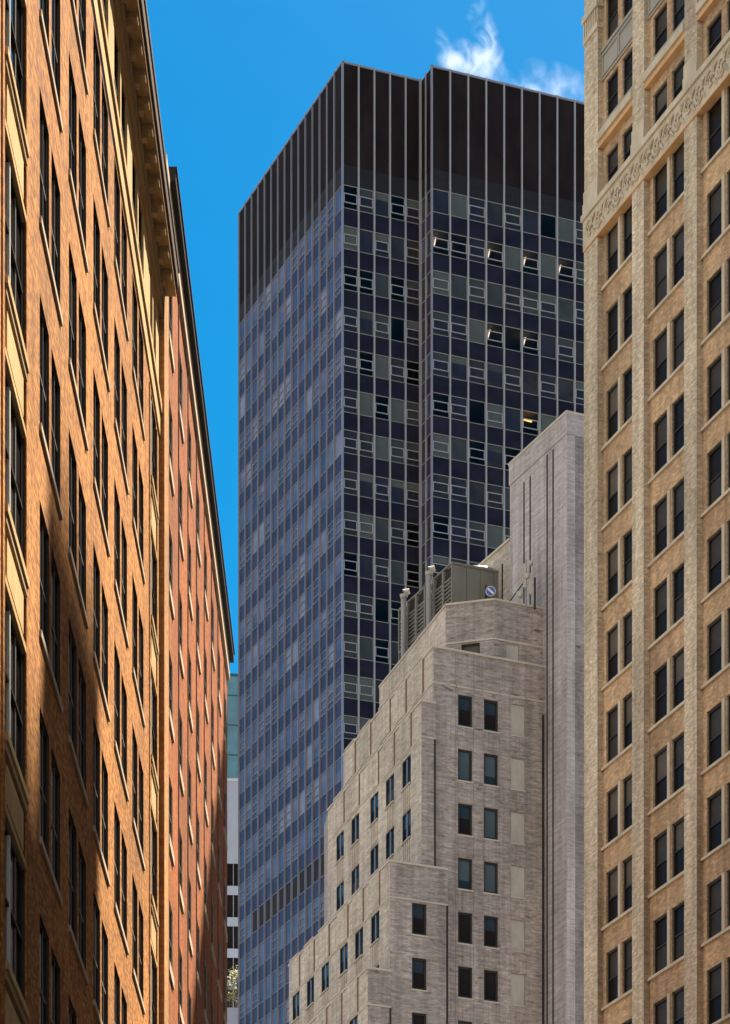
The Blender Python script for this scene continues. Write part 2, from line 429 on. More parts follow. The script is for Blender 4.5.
# ================================================================== GROUND
mb = MB()
mb.poly([(-9000, -6000, 0), (9000, -6000, 0), (9000, 12000, 0), (-9000, 12000, 0)], M['ground']); struct('ground', mb)
mb = MB(); mb.poly([(-3.6, -60, .004), (7.5, -60, .004), (5.5, 420, .004), (-3.6, 420, .004)], M['asphalt']); struct('road', mb)
mb = MB(); mb.box(IDF, -6.2, -3.6, -420, 60, 0.0, 0.14, M['concrete'], 'd'); struct('pavement', mb)
mb = MB()
mb.poly([(7.5, -60, .14), (70, -60, .14), (13, 420, .14), (5.5, 420, .14)], M['concrete'])
mb.poly([(7.5, -60, 0), (7.5, -60, .14), (5.5, 420, .14), (5.5, 420, 0)], M['concrete']); struct('pavement', mb)
mb = MB()
for i in range(60): mb.poly([(1.2, -40 + i * 7, .008), (1.35, -40 + i * 7, .008), (1.35, -37 + i * 7, .008), (1.2, -37 + i * 7, .008)], M['paint_line'])
struct('road_markings', mb)

# ================================================================== ORANGE BRICK BUILDING (left, near)
TA = 90 - math.degrees(math.atan(15 / 3050))
ft = Fr(-6.26, 0, TA)                     # u is the distance along the street
T = Thing('brick_building', (-6.26, 65, 0), 'orange brick building at left with tan stone top storey and bracketed cornice', 'building')
U0, U1 = 46.0, 86.3
HEADS = [30.72 + 3.8 * k for k in range(-7, 4)]
PAIRS = [56.1 + 5.25 * i for i in range(5)]
ops = []; wins = []; sills = []
W1, G1 = 1.6, 0.42
WH = 2.43
pv = {0: (M['win_black'], M['win_black'], .5), 1: (M['win_dark'], M['win_black'], .5), 2: (M['win_shade2'], M['win_black'], .55)}
K_pair = sash('window', W1, WH, M['dark_frame'], pv, None, t=0.06, fd=0.025, rail=M['grey_frame'])
_fw = K_pair.b['window']
def pair_frame(mb, fr, u, z, d, var):
    _fw(mb, fr, u, z, d, var)
    mb.box(fr, u + W1 * 0.12, u + W1 * 0.12 + 0.035, d + 0.004, d + 0.022, z + 0.06, z + WH - 0.06, M['grey_frame'])
K_pair.b['window'] = pair_frame
REV = 0.075
sill_mb = MB()
def draw_pair_sill(mb, u, z): mb.box(ft, u - 0.08, u + 2 * W1 + G1 + 0.08, 0.004, 0.045, z - 0.13, z - 0.003, M['sill_stone'])
for h in HEADS:
    for u in PAIRS:
        for j in range(2):
            a = u + j * (W1 + G1)
            ops.append((a, a + W1, h - WH, h)); wins.append((K_pair, ft, a + W1 / 2, -REV + 0.004, h - WH, random.choice([0, 0, 0, 1, 1, 2])))
BAYS = [(50.7, 53.75), (82.9, 85.3)]
for a, b in BAYS: ops.append((a, b, 2.0, HEADS[-1]))
mb = MB()
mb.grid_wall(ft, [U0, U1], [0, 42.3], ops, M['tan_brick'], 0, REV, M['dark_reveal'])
# other sides and roof
bk = 16.0
mb.poly([ft.p(U0, -bk, 0), ft.p(U0, 0, 0), ft.p(U0, 0, 42.3), ft.p(U0, -bk, 42.3)], M['tan_brick'])
mb.poly([ft.p(U1, 0, 0), ft.p(U1, -bk, 0), ft.p(U1, -bk, 46.4), ft.p(U1, 0, 46.4)], M['tan_brick'])
mb.poly([ft.p(U1, -bk, 0), ft.p(U0, -bk, 0), ft.p(U0, -bk, 46.4), ft.p(U1, -bk, 46.4)], M['tan_brick'])
mb.poly([ft.p(U0, -bk, 42.3), ft.p(U0, 0, 42.3), ft.p(U0, 0, 46.4), ft.p(U0, -bk, 46.4)], M['tan_brick'])
T.part('wall', mb)
mb = MB(); mb.box(ft, U0 + .2, U1 - .2, -bk + .2, -0.9, 46.2, 46.5, M['roof']); T.part('roof', mb)
mb = MB(); mb.box(ft, U0 + .3, U1 - .3, -1.6, -1.5, 1, 46, M['black_edge']); T.part('inner_wall', mb)
# pair sills as parts
n = 0
rest = MB()
cand = sorted([(-size_in_view(ft.p(u, 0, h)), u, h) for h in HEADS for u in PAIRS])
for v, u, h in cand:
    if v < 0: m1 = MB(); draw_pair_sill(m1, u, h - WH); T.part('sill', m1)
    else: draw_pair_sill(rest, u, h - WH)
T.part('far_sills', rest, kind='stuff')
# tan stone bays: three light windows and panels
def bay_kind(wd):
    hh = 2.5
    def fw(mb, fr, u, z, d, var):
        frame_rect(mb, fr, u, z, d + .003, wd, hh, .08, .03, M['dark_frame'])
        for q, t_, m_ in ((-wd * .16, .06, 'cream_wood'), (wd * .2, .025, 'grey_frame')): mb.box(fr, u + q - .05, u + q + .05, d + .003, d + t_, z + .08, z + hh - .08, M[m_])
        mb.box(fr, u - wd / 2 + .09, u + wd / 2 - .09, d + .002, d + .05, z + hh * .48, z + hh * .48 + .06, M['dark_frame'])
    def pn(mb, fr, u, z, d, var): mb.box(fr, u - wd / 2 + .01, u + wd / 2 - .01, d - .03, d, z + .01, z + hh - .01, M['win_black'] if var == 0 else M['win_dark'])
    return WinKind('bay_window', {'window': fw, 'pane': pn})
for (a, b) in BAYS:
    K = bay_kind(b - a - 0.02); uc = (a + b) / 2
    for h in HEADS:
        z = h - 2.5
        wins.append((K, ft, uc, -REV - .0, z, random.choice([0, 1])))
        mm = MB()
        z0, z1 = z - 1.3, z
        mm.box(ft, a + .005, b - .005, -REV, -0.03, z0 + .002, z1 - .14, M['tan_stone'])
        mm.box(ft, a - .02, b + .02, 0.006, 0.08, z1 - .14, z1, M['tan_stone'])
        mm.box(ft, a + .005, b - .005, -0.029, 0.05, z1 - .30, z1 - .142, M['corn_stone'])
        mm.box(ft, a + .35, b - .35, -0.029, 0.02, z0 + .22, z1 - .42, M['tan_stone'])
        mm.box(ft, a + .005, b - .005, -0.029, 0.03, z0 + .004, z0 + .12, M['tan_stone'])
        T.part('spandrel_panel', mm)
# brick jamb strips beside the bays
for (a, b) in BAYS:
    for q0, q1 in ((a - .30, a - .024), (b + .024, b + .30)):
        mm = MB(); mm.box(ft, q0, q1, 0.001, 0.03, 2, 42.0, M['tan_brick']); T.part('bay_surround', mm)
# top storey
mm = MB(); mm.box(ft, U0 - .05, U1 + .05, 0.004, 0.04, 42.302, 42.95, M['tan_stone']); mm.box(ft, U0 - .1, U1 + .1, 0.004, 0.09, 42.952, 43.2, M['tan_stone'])
T.part('band_course', mm)
tops = []
for u in PAIRS:
    for j in range(2): tops.append((u + j * (W1 + G1) - .05, u + j * (W1 + G1) + W1 + .05, 43.35, 45.55))
for a, b in BAYS: tops += [(a + .1, (a + b) / 2 - .15, 43.35, 45.55), ((a + b) / 2 + .15, b - .1, 43.35, 45.55)]
mm = MB(); mm.grid_wall(ft, [U0, U1], [42.3, 46.4], tops, M['tan_stone'], 0.002, 0.12); T.part('attic_wall', mm)
K_top = sash('window', 1.66, 2.16, M['dark_frame'], pv, None, t=.06, fd=.04, rail=M['grey_frame'])
K_topb = sash('window', 1.24, 2.16, M['dark_frame'], pv, None, t=.06, fd=.04)
for a, b, c, d in tops: wins.append((K_top if b - a > 1.5 else K_topb, ft, (a + b) / 2, -.10, c + .02, random.choice([0, 1])))
fit_windows(T, wins, 99)
# cornice
mm = MB()
mm.box(ft, U0 - .1, U1 + .1, 0.006, 0.10, 45.66, 46.0, M['corn_stone']); mm.box(ft, U0 - .12, U1 + .12, 0.006, 0.15, 46.002, 46.36, M['corn_stone'])
mm.box(ft, U0 - .3, U1 + .35, -0.6, 0.47, 46.40, 46.62, M['corn_stone']); mm.box(ft, U0 - .35, U1 + .4, -0.6, 0.53, 46.622, 47.1, M['corn_dark'])
mm.box(ft, U0 - .38, U1 + .44, -0.6, 0.56, 47.102, 47.28, M['corn_dark'])
co = T.part('cornice', mm)
u = U0 + .2
while u < U1:
    m1 = MB(); m1.box(ft, u, u + .34, 0.155, 0.43, 46.22, 46.398, M['corn_stone']); m1.box(ft, u + .04, u + .30, 0.155, 0.30, 46.06, 46.218, M['corn_stone'])
    T.sub('modillion', m1, co); u += 1.18

# ================================================================== RED BRICK BUILDING (left, far)
fr_ = Fr(-6.15, 0, TA)
T = Thing('brick_building', (-6.15, 104, 0), 'red brick building with black roof overhang beyond the orange brick building', 'building')
U0, U1 = 86.45, 122.8
RZ = 50.5
HEADS = [33.7 + 3.66 * k for k in range(-8, 5)]
ops = []; wins = []
K_red = sash('window', 1.9, 1.95, M['grey_frame'], pv, M['sill_stone'], sill=(0.10, 0.11, 0.28), t=.07, fd=.03)
for h in HEADS:
    for i in range(8):
        a = 88.5 + 4.5 * i
        ops.append((a, a + 1.9, h - 1.95, h)); wins.append((K_red, fr_, a + .95, -.055, h - 1.95, random.choice([0, 0, 1])))
mb = MB(); mb.grid_wall(fr_, [U0, U1], [0, RZ - .9], ops, M['red_brick'], 0, .06, M['sill_stone'])
mb.poly([fr_.p(U1, 0, 0), fr_.p(U1, -15, 0), fr_.p(U1, -15, RZ), fr_.p(U1, 0, RZ)], M['red_brick'])
mb.poly([fr_.p(U0, -15, 0), fr_.p(U0, 0, 0), fr_.p(U0, 0, RZ), fr_.p(U0, -15, RZ)], M['pier_brick'])
mb.poly([fr_.p(U1, -15, 0), fr_.p(U0, -15, 0), fr_.p(U0, -15, RZ), fr_.p(U1, -15, RZ)], M['red_brick'])
T.part('wall', mb)
mb = MB(); mb.box(fr_, U0 - .02, 88.2, 0.004, 0.04, 0, RZ - .95, M['pier_brick']); T.part('corner_pier', mb)
for i in range(8):
    m1 = MB(); a = 88.5 + 4.5 * i
    m1.box(fr_, a - .09, a - .03, 0.003, 0.035, 2, RZ - .95, M['rust']); T.part('joint_strip', m1)
mb = MB(); mb.box(fr_, U0, U1 + .05, 0.0, 0.10, RZ - .9, RZ - .12, M['sill_stone']); T.part('frieze_band', mb)
mb = MB(); mb.box(fr_, U0 + 1.5, U1 + .25, -15, 0.26, RZ - .1, RZ + .22, M['black_edge']); mb.box(fr_, U0 + 1.5, U1 + .25, -15, 0.30, RZ + .222, RZ + .32, M['black_edge']); T.part('roof', mb)
mb = MB(); mb.box(fr_, U0 + .3, U1 - .3, -1.5, -1.4, 1, RZ - 1, M['black_edge']); T.part('inner_wall', mb)
fit_windows(T, wins, 99)

# ================================================================== CREAM BRICK BUILDING (right)
RA = math.degrees(math.atan2(-.9402, .3406))
fc = Fr(10.475, 137.165, RA)
T = Thing('brick_building', (18, 118, 0), 'cream brick building at right with projecting piers and a carved frieze', 'building')
CH = 93.3
UE = 40.3
piers = [(-1.54, -.05)] + [(3.63 + 5.2 * i, 4.83 + 5.2 * i) for i in range(7)] + [(UE - .8, UE)]
bays = [(piers[i][1], piers[i + 1][0]) for i in range(len(piers) - 1)]
SP = -.27
SILL0 = 72.88
levels = [(SILL0 - 3.6 * n, 2.40) for n in range(0, 20)]
upper = [(76.95, 1.75), (80.2, 1.85), (83.75, 1.95), (87.4, 1.95)]
wins = []; ops = []
pvc = {0: (M['win_shade'], M['win_dark'], .48), 1: (M['win_shade2'], M['win_dark'], .48), 2: (M['win_dark'], M['win_dark'], .5), 3: (M['win_shade2'], M['win_shade2'], .3), 4: (M['win_dark'], M['win_shade2'], .5)}
kinds = {}
for bi, (a, b) in enumerate(bays):
    wb = b - a; ww = 1.26 if wb < 3.9 else 1.38; mmw = .46
    st = (wb - 2 * ww - mmw) / 2
    if wb < 2.8: continue
    for z, h in levels + upper:
        for j in range(2):
            p0 = a + st + j * (ww + mmw)
            ops.append((p0, p0 + ww, z, z + h))
            key = (round(ww, 2), round(h, 2))
            if key not in kinds: kinds[key] = sash('window', ww, h, M['dark_frame'], pvc, None, t=.10, fd=.07)
            wins.append((kinds[key], fc, p0 + ww / 2, SP - .155, z, random.choice([0, 0, 1, 1, 1, 2, 3, 4])))
mb = MB(); mb.grid_wall(fc, [piers[0][0], UE], [0, CH], ops, M['buff_brick'], SP, .17, M['cream_brick'])
bk = 20
mb.poly([fc.p(-1.54, -bk, 0), fc.p(-1.54, SP, 0), fc.p(-1.54, SP, CH), fc.p(-1.54, -bk, CH)], M['cream_brick'])
mb.poly([fc.p(UE, SP, 0), fc.p(UE, -bk, 0), fc.p(UE, -bk, CH), fc.p(UE, SP, CH)], M['cream_brick'])
mb.poly([fc.p(UE, -bk, 0), fc.p(-1.54, -bk, 0), fc.p(-1.54, -bk, CH), fc.p(UE, -bk, CH)], M['cream_brick'])
T.part('wall', mb)
mb = MB(); mb.box(fc, -1.4, UE - .1, -bk + .1, -.75, CH - .5, CH - .2, M['roof']); T.part('roof', mb)
mb = MB(); mb.box(fc, -1.2, UE - .3, -1.8, -1.7, 1, CH - 1, M['black_edge']); T.part('inner_wall', mb)
for i, (a, b) in enumerate(piers):
    m1 = MB()
    m1.box(fc, a, b, SP + .001, 0, 0, 75.28, M['cream_brick'], 'b')
    m1.box(fc, a, b, SP + .001, -0.02, 76.86, CH - .8, M['cream_brick'], 'b')
    pr = T.part('pier', m1)
    m2 = MB()                                           # moulded block at the pier's foot above the frieze
    m2.box(fc, a - .06, b + .06, SP + .002, 0.05, 76.87, 77.35, M['cream_stone'])
    m2.box(fc, a - .03, b + .03, SP + .002, 0.02, 77.352, 77.9, M['cream_stone'])
    T.sub('pier_base', m2, pr)
    m3 = MB()
    m3.box(fc, a - .05, b + .05, SP + .002, 0.04, 84.6, 84.85, M['cream_stone'])
    k = a
    while k < b - .1:
        m3.box(fc, k, k + .1, SP + .002, 0.035, 84.86, 85.55, M['cream_stone']); k += .2
    m3.box(fc, a - .08, b + .08, SP + .002, 0.09, 85.56, 85.85, M['cream_stone'])
    T.sub('capital', m3, pr)
# sill courses, one per bay and floor
allsill = []
for (a, b) in bays:
    for z, h in levels: allsill.append((-size_in_view(fc.p((a + b) / 2, 0, z)), a, b, z))
allsill.sort(); rest = MB(); n = 0
for v, a, b, z in allsill:
    q = MB() if (v < 0 and n < 99) else rest
    q.box(fc, a + .004, b - .004, SP + .002, SP + .10, z - .13, z - .004, M['cream_stone'])
    if q is not rest: T.part('sill_course', q); n += 1
T.part('far_sills', rest, kind='stuff')
# pale edge trims on mullion piers
mm = MB()
for (a, b) in bays:
    wb = b - a; ww = 1.26 if wb < 3.9 else 1.38; st = (wb - 2 * ww - .46) / 2
    c0 = a + st + ww
    for z, h in levels: mm.box(fc, c0 + .10, c0 + .36, SP + .002, SP + .05, z + .003, z + h - .003, M['cream_stone'])
T.part('window_mullions', mm, kind='stuff')
# frieze with carved scrolls
fz = MB()
fz.box(fc, -1.60, UE, SP - .2, 0.03, 75.285, 76.6, M['cream_stone']); fz.box(fc, -1.66, UE, SP - .2, 0.12, 76.602, 76.86, M['cream_stone'])
fz.box(fc, -1.54, UE, SP - .1, 0.05, 75.20, 75.283, M['bounce_terracotta'])
fo = T.part('frieze', fz)
sc = MB()
u = -1.3; flip = 1
while u < 15.5:
    pts = []
    for k in range(15):
        t = k / 14; ang = t * 2.2 * 2 * math.pi * .8; rr = .43 * (1 - .82 * t)
        pts.append(fc.p(u + .45 - rr * math.cos(ang), 0.05, 75.93 + flip * rr * math.sin(ang) * 1.1))
    sc.tube(pts, [.075 * (1 - .5 * k / 14) for k in range(15)], M['cream_stone'], 5)
    for s_ in (-1, 1):
        c = (u + .92, 75.93 + s_ * .3)
        sc.tube([fc.p(c[0] - .16, .03, c[1] - s_ * .18), fc.p(c[0], .11, c[1]), fc.p(c[0] + .17, .03, c[1] + s_ * .2)], [.03, .10, .02], M['cream_stone'], 5)
    u += 1.02; flip = -flip
T.sub('carved_scrolls', sc, fo)
# moulded courses and panels above the frieze
for (a, b) in bays:
    m1 = MB()
    m1.box(fc, a + .004, b - .004, SP + .002, SP + .24, 79.15, 79.4, M['bounce_terracotta']); m1.box(fc, a + .004, b - .004, SP + .002, SP + .34, 79.402, 79.75, M['cream_stone'])
    m1.box(fc, a + .004, b - .004, SP + .002, SP + .12, 79.752, 80.15, M['green_metal'])
    T.part('moulded_course', m1)
    for z0, z1 in ((82.2, 83.6), (85.85, 87.25)):
        m1 = MB()
        m1.box(fc, a + .004, b - .004, SP + .002, SP + .12, z1 - .15, z1, M['green_metal']); m1.box(fc, a + .004, b - .004, SP + .002, SP + .06, z0, z1 - .152, M['green_metal'])
        wq = (b - a - .3) / 2
        for j in range(2):
            x0 = a + .12 + j * (wq + .06)
            frame_rect(m1, fc, x0 + wq / 2, z0 + .12, SP + .0625, wq, z1 - z0 - .4, .09, .05, M['green_metal'])
        T.part('spandrel_panel', m1)
mb = MB()
for (d, z0, z1) in ((.25, CH - .8, CH - .4), (.6, CH - .398, CH), (.8, CH + .002, CH + .3)): mb.box(fc, -1.54 - d, UE, -.6, d, z0, z1, M['cream_stone'])
T.part('cornice', mb)
fit_windows(T, wins, 99)

# ================================================================== TALL NEIGHBOUR (right, beside the street, throws the shadow on the orange brick)
T = Thing('office_block', (36, 78, 0), 'tall dark brick office block beside the near end of the cream brick building', 'building')
NH = 115.5
rb = Fr(*fc.p(UE + 1.4, 0, 0)[:2], RA)
fn = Fr(26.0, 96.8, -90)
ops = []; wins = []
K_n = sash('window', 1.5, 2.2, M['dark_frame'], pvc, None)
for f in range(30):
    for i in range(10): ops.append((1.0 + 3.2 * i, 2.5 + 3.2 * i, 3 + 3.7 * f, 5.2 + 3.7 * f))
mb = MB(); mb.grid_wall(fn, [0, 34], [0, NH], ops, M['slab_dark'], 0, .25)
for (p, q) in (((0, -22), (0, 0)), ((34, 0), (34, -22)), ((34, -22), (0, -22))):
    mb.poly([fn.p(*p, 0), fn.p(*q, 0), fn.p(*q, NH), fn.p(*p, NH)], M['slab_dark'])
T.part('wall', mb)
mb = MB(); mb.box(fn, .1, 33.9, -21.9, -.1, NH - .5, NH - .1, M['roof']); T.part('roof', mb)
mb = MB(); mb.box(fn, .05, 10.0, -16, -.02, NH - .099, 122.7, M['slab_dark']); T.part('penthouse', mb)
mb = MB()
for (a, b, c, d) in ops: K_n.add(mb, fn, (a + b) / 2, -.2, c, random.choice([0, 1, 2]))
T.part('far_windows', mb, kind='stuff')

# the street goes on towards and past the camera on both sides; unseen blocks, added and raised to darken its shade
def row_block(o, ang, wd, dp, h, lab, m, step, name='office_block'):
    f_ = Fr(o[0], o[1], ang); c_ = f_.p(wd / 2, -dp / 2, 0)
    T = Thing(name, c_, lab, 'building'); ops = []
    nf = int((h - 6) / 3.7)
    for f in range(nf):
        for i in range(int((wd - 2) / step)): ops.append((1.2 + step * i, 2.8 + step * i, 4 + 3.7 * f, 6.2 + 3.7 * f))
    mb = MB(); mb.grid_wall(f_, [0, wd], [0, h], ops, m, 0, .25)
    for (p, q) in (((0, -dp), (0, 0)), ((wd, 0), (wd, -dp)), ((wd, -dp), (0, -dp))): mb.poly([f_.p(*p, 0), f_.p(*q, 0), f_.p(*q, h), f_.p(*p, h)], m)
    T.part('wall', mb)
    mb = MB(); mb.box(f_, .1, wd - .1, -dp + .1, -.1, h - .5, h - .1, M['roof']); T.part('roof', mb)
    K = sash('window', 1.6, 2.2, M['dark_frame'], pvc, None); mb = MB()
    for (a, b, c, d) in ops: K.add(mb, f_, (a + b) / 2, -.2, c, 2)
    T.part('far_windows', mb, kind='stuff')
row_block(rb.p(38, 0, 0), RA, 48, 22, 150, 'unseen brown brick office block right of the street, nearest the camera on that side', M['slab_dark'], 3.3)
row_block(rb.p(88, 0, 0), RA, 90, 22, 120, 'unseen brown brick block right of the street, level with the camera', M['slab_dark'], 3.3)
row_block((60, -60), 180, 130, 18, 95, 'unseen wide brown brick block added across the street behind the camera', M['slab_dark'], 3.4)  # added to cut the low sky light coming up the street
row_block((-6.4, -30), 90, 74, 16, 62, 'unseen plain brown brick block on the left pavement, nearest to the camera', M['slab_dark'], 3.2)

# ================================================================== GREY STEPPED BUILDING (centre)
sdir = math.degrees(math.atan2(.4177, .9086))             # the wall facing the camera
ldir = math.degrees(math.atan2(-.9556, .2945))            # the wall facing left (u runs towards the camera)
SO = (6.23, 190.0)
fs = Fr(SO[0], SO[1], sdir)
T = Thing('stepped_building', (6.23, 195, 0), 'grey brick building stepping back in tiers in front of the dark glass tower', 'building')
FLOOR = 3.38
HB = 71.5
tiers = [dict(s=-6.97, e=-5.40, d=.65, z=56.8, L=24.5), dict(s=-5.37, e=-1.39, d=.40, z=63.66, L=22.85),
         dict(s=-3.07, e=-2.10, d=.12, z=73.95, L=20.4), dict(s=-2.18, e=5.70, d=0, z=77.5, L=19.4)]
COLW = [3.0, 6.45, 9.8, 14.05, 17.55, 21.1]
pvg = {0: (M['win_teal'], M['win_teal2'], .3), 1: (M['win_teal'], M['win_teal'], .5), 2: (M['win_dark'], M['win_dark'], .5), 3: (M['win_teal2'], M['win_dark'], .55)}
K_gs = sash('window', 1.0, 1.95, M['dark_frame'], pvg, M['coping'], sill=(.06, .22, .09), t=.13, fd=.08, sash_rail=False)
pvg2 = {0: (M['win_black'], M['win_dark'], .5), 1: (M['win_teal2'], M['win_black'], .5), 2: (M['win_dark'], M['win_shade2'], .5)}
K_gl = sash('window', 1.75, 1.8, M['dark_frame'], pvg2, M['coping'], sill=(.05, .20, .08), t=.09, fd=.06, sash_rail=False)
_g = K_gl.b['window']
def glf(mb, fr, u, z, d, var):
    _g(mb, fr, u, z, d, var); mb.box(fr, u - .04, u + .04, d + .004, d + .07, z + .09, z + 1.7, M['alu'])
K_gl.b['window'] = glf
wins = []
for ti, t in enumerate(tiers):
    C = fs.p(t['s'], t['d'], 0)
    L = t['L']
    fl = Fr(C[0] - L * .2945, C[1] + L * .9556, ldir)     # u: 0 at the far end, L at the corner
    heads = [HB + FLOOR * n for n in range(-20, 3) if HB + FLOOR * n < t['z'] - 1.9]
    # left wall
    ops = []
    for h in heads:
        for r in COLW:
            if r + 1 < L: ops.append((L - r - .875, L - r + .875, h - 1.8, h)); wins.append((K_gl, fl, L - r, -.085, h - 1.8, random.choice([0, 1, 2])))
    mb = MB(); mb.grid_wall(fl, [0, L], [0, t['z']], ops, M['lit_grey_brick'], 0, .09)
    # wall facing the camera
    w = t['e'] - t['s']
    fsx = Fr(C[0], C[1], sdir)
    cols = {0: [], 1: [-3.35], 2: [], 3: [.015, 1.82]}[ti]
    ops2 = []
    for h in heads:
        for s_ in cols:
            u = s_ - t['s']; ops2.append((u - .5, u + .5, h - 1.95, h)); wins.append((K_gs, fsx, u, -.17, h - 1.95, random.choice([0, 1, 3, 3, 0]) if h > 62 else random.choice([2, 2, 3, 0])))
        if ti == 3:
            u = 3.72 - t['s']; ops2.append((u - .5, u + .5, h - 1.95, h))
    mb.grid_wall(fsx, [0, w], [0, t['z']], ops2, M['grey_brick'], 0, .2)
    E = fsx.p(w, 0, 0); B = fl.p(0, 0, 0)
    K2 = (E[0] - 24 * .3, E[1] + 22)
    mb.poly([(E[0], E[1], 0), (K2[0], K2[1], 0), (K2[0], K2[1], t['z']), (E[0], E[1], t['z'])], M['grey_brick'])
    mb.poly([(K2[0], K2[1], 0), (B[0], B[1], 0), (B[0], B[1], t['z']), (K2[0], K2[1], t['z'])], M['grey_brick'])
    mb.poly([(C[0], C[1], t['z'] - .3), (E[0], E[1], t['z'] - .3), (K2[0], K2[1], t['z'] - .3), (B[0], B[1], t['z'] - .3)], M['roof'])
    T.part('tier', mb)
    # coping
    mb = MB(); z = t['z']
    mb.box(fl, -.05, L + .06, -.28, .07, z + .002, z + .13, M['coping']); mb.box(fsx, .0, w, -.28, .07, z + .004, z + .128, M['coping'])
    T.part('coping', mb)
    # band line under the parapet, and the fluted pilaster strips of the parapet
    mb = MB(); mb.box(fl, 0, L + .03, 0.002, .035, z - 2.2, z - 2.1, M['coping']); mb.box(fsx, -.03, w, 0.002, .035, z - 2.2, z - 2.1, M['coping']); T.part('band_course', mb)
    edges = [0.6] + [(COLW[i] + COLW[i + 1]) / 2 for i in range(5)]
    for i, r in enumerate(COLW):
        if r + .9 > L: continue
        m1 = MB(); m1.box(fl, L - r - 1.25, L - r + .95, .003, .075, z - 2.095, z - .002, M['lit_grey_brick']); m1.box(fl, L - r - 1.3, L - r + 1.0, -.2, .12, z + .132, z + .23, M['coping'])
        T.part('parapet_panel', m1)
        m1 = MB(); m1.box(fl, L - r + .955, L - r + 1.07, .003, .06, z - 2.09, z - .004, M['rust']); T.part('joint_strip', m1)
    # vertical flutes between windows of the left wall
    for h in heads[-5:]:
        for r in COLW:
            if r + 1 > L: continue
            fm = MB(); fm.box(fl, L - r - .7, L - r + .7, .002, .015, h - FLOOR + .05, h - 1.91, M['lit_grey_brick'])
            for q in (-.62, -.25, .12, .49): fm.box(fl, L - r + q, L - r + q + .18, .012, .06, h - FLOOR + .06, h - 1.92, M['lit_grey_brick'])
            T.part('fluted_panel', fm)
    if ti == 3:
        for h in heads[-8:]:
            m1 = MB(); u = 3.72 - t['s']; m1.box(fsx, u - .49, u + .49, -.19, -.07, h - 1.94, h - .01, M['panel']); m1.box(fsx, u - .53, u + .53, .003, .05, h - 2.03, h - 1.955, M['coping']); T.part('infill_panel', m1)
            for s_ in (.015, 1.82, 3.72):
                pm = MB(); pm.box(fsx, s_ - t['s'] - .52, s_ - t['s'] + .52, .002, .012, h - FLOOR + .04, h - 2.06, M['grey_brick'])
                for q in (-.5, -.2, .1, .38): pm.box(fsx, s_ - t['s'] + q, s_ - t['s'] + q + .12, .010, .04, h - FLOOR + .05, h - 2.07, M['grey_brick'])
                T.part('fluted_panel', pm)
        for q in (-.62, .62, 1.22, 2.42, 3.1, 4.3):
            pm = MB(); pm.box(fsx, q - t['s'] - .03, q - t['s'] + .03, .002, .03, 40, z - 2.2, M['grey_brick'])
            pm.box(fsx, q - t['s'] - .035, q - t['s'] + .035, .002, .045, z - 2.2, z - .05, M['grey_brick']); T.part('brick_rib', pm)
        m1 = MB(); m1.box(fsx, w - .28, w - .16, .002, .06, 10, z - 3.0, M['joint']); T.part('drainpipe', m1)
    else:
        m1 = MB(); m1.box(fsx, w - .10, w + .0, .002, .05, 10, z - 2.2, M['joint']); T.part('drainpipe', m1)
# chamfered top tier
foot = [(5.09 - .2945 * 14, 192.04 + .9556 * 14), (5.09, 192.04), (8.14 - .05, 191.2), (8.14 + 3.5 * .9086, 191.2 + 3.5 * .4177), (10.6, 205.5)]
mb = MB(); mats = [M['lit_grey_brick'], M['grey_brick'], M['grey_brick'], M['grey_brick'], M['grey_brick']]
TZ = 81.3
def seg_frame(a, b): return Fr(a[0], a[1], math.degrees(math.atan2(b[1] - a[1], b[0] - a[0]))), math.hypot(b[0] - a[0], b[1] - a[1])
segs = [seg_frame(foot[i], foot[(i + 1) % 5]) for i in range(5)]
for i, (f_, l_) in enumerate(segs):
    o_ = []
    if i == 1: o_ = [(1.0, 2.2, 76.9, 78.75)]
    if i == 2: o_ = [(.85, 1.75, 76.9, 78.75)]
    mb.grid_wall(f_, [0, l_], [70, TZ], o_, mats[i], 0, .2)
mb.poly([(x, y, TZ - .2) for x, y in foot], M['roof']); T.part('tier', mb)
mb = MB()
for i in (0, 1, 2): mb.box(segs[i][0], 0, segs[i][1], -.25, .06, TZ + .002 + i * .002, TZ + .12 + i * .002, M['coping'])
T.part('coping', mb)
mb = MB()
for i in (1, 2): mb.box(segs[i][0], 0, segs[i][1], .002, .04, 78.85, 78.95, M['coping'])
T.part('band_course', mb)
K_c = sash('window', 1.2, 1.85, M['dark_frame'], {0: (M['win_shade'], M['win_shade'], .5)}, None, t=.10, fd=.08, sash_rail=False)
wins.append((K_c, segs[1][0], 1.6, -.17, 76.9, 0))
m1 = MB(); m1.box(segs[2][0], .86, 1.74, -.19, -.06, 76.91, 78.74, M['panel']); T.part('infill_panel', m1)
fit_windows(T, wins, 98)

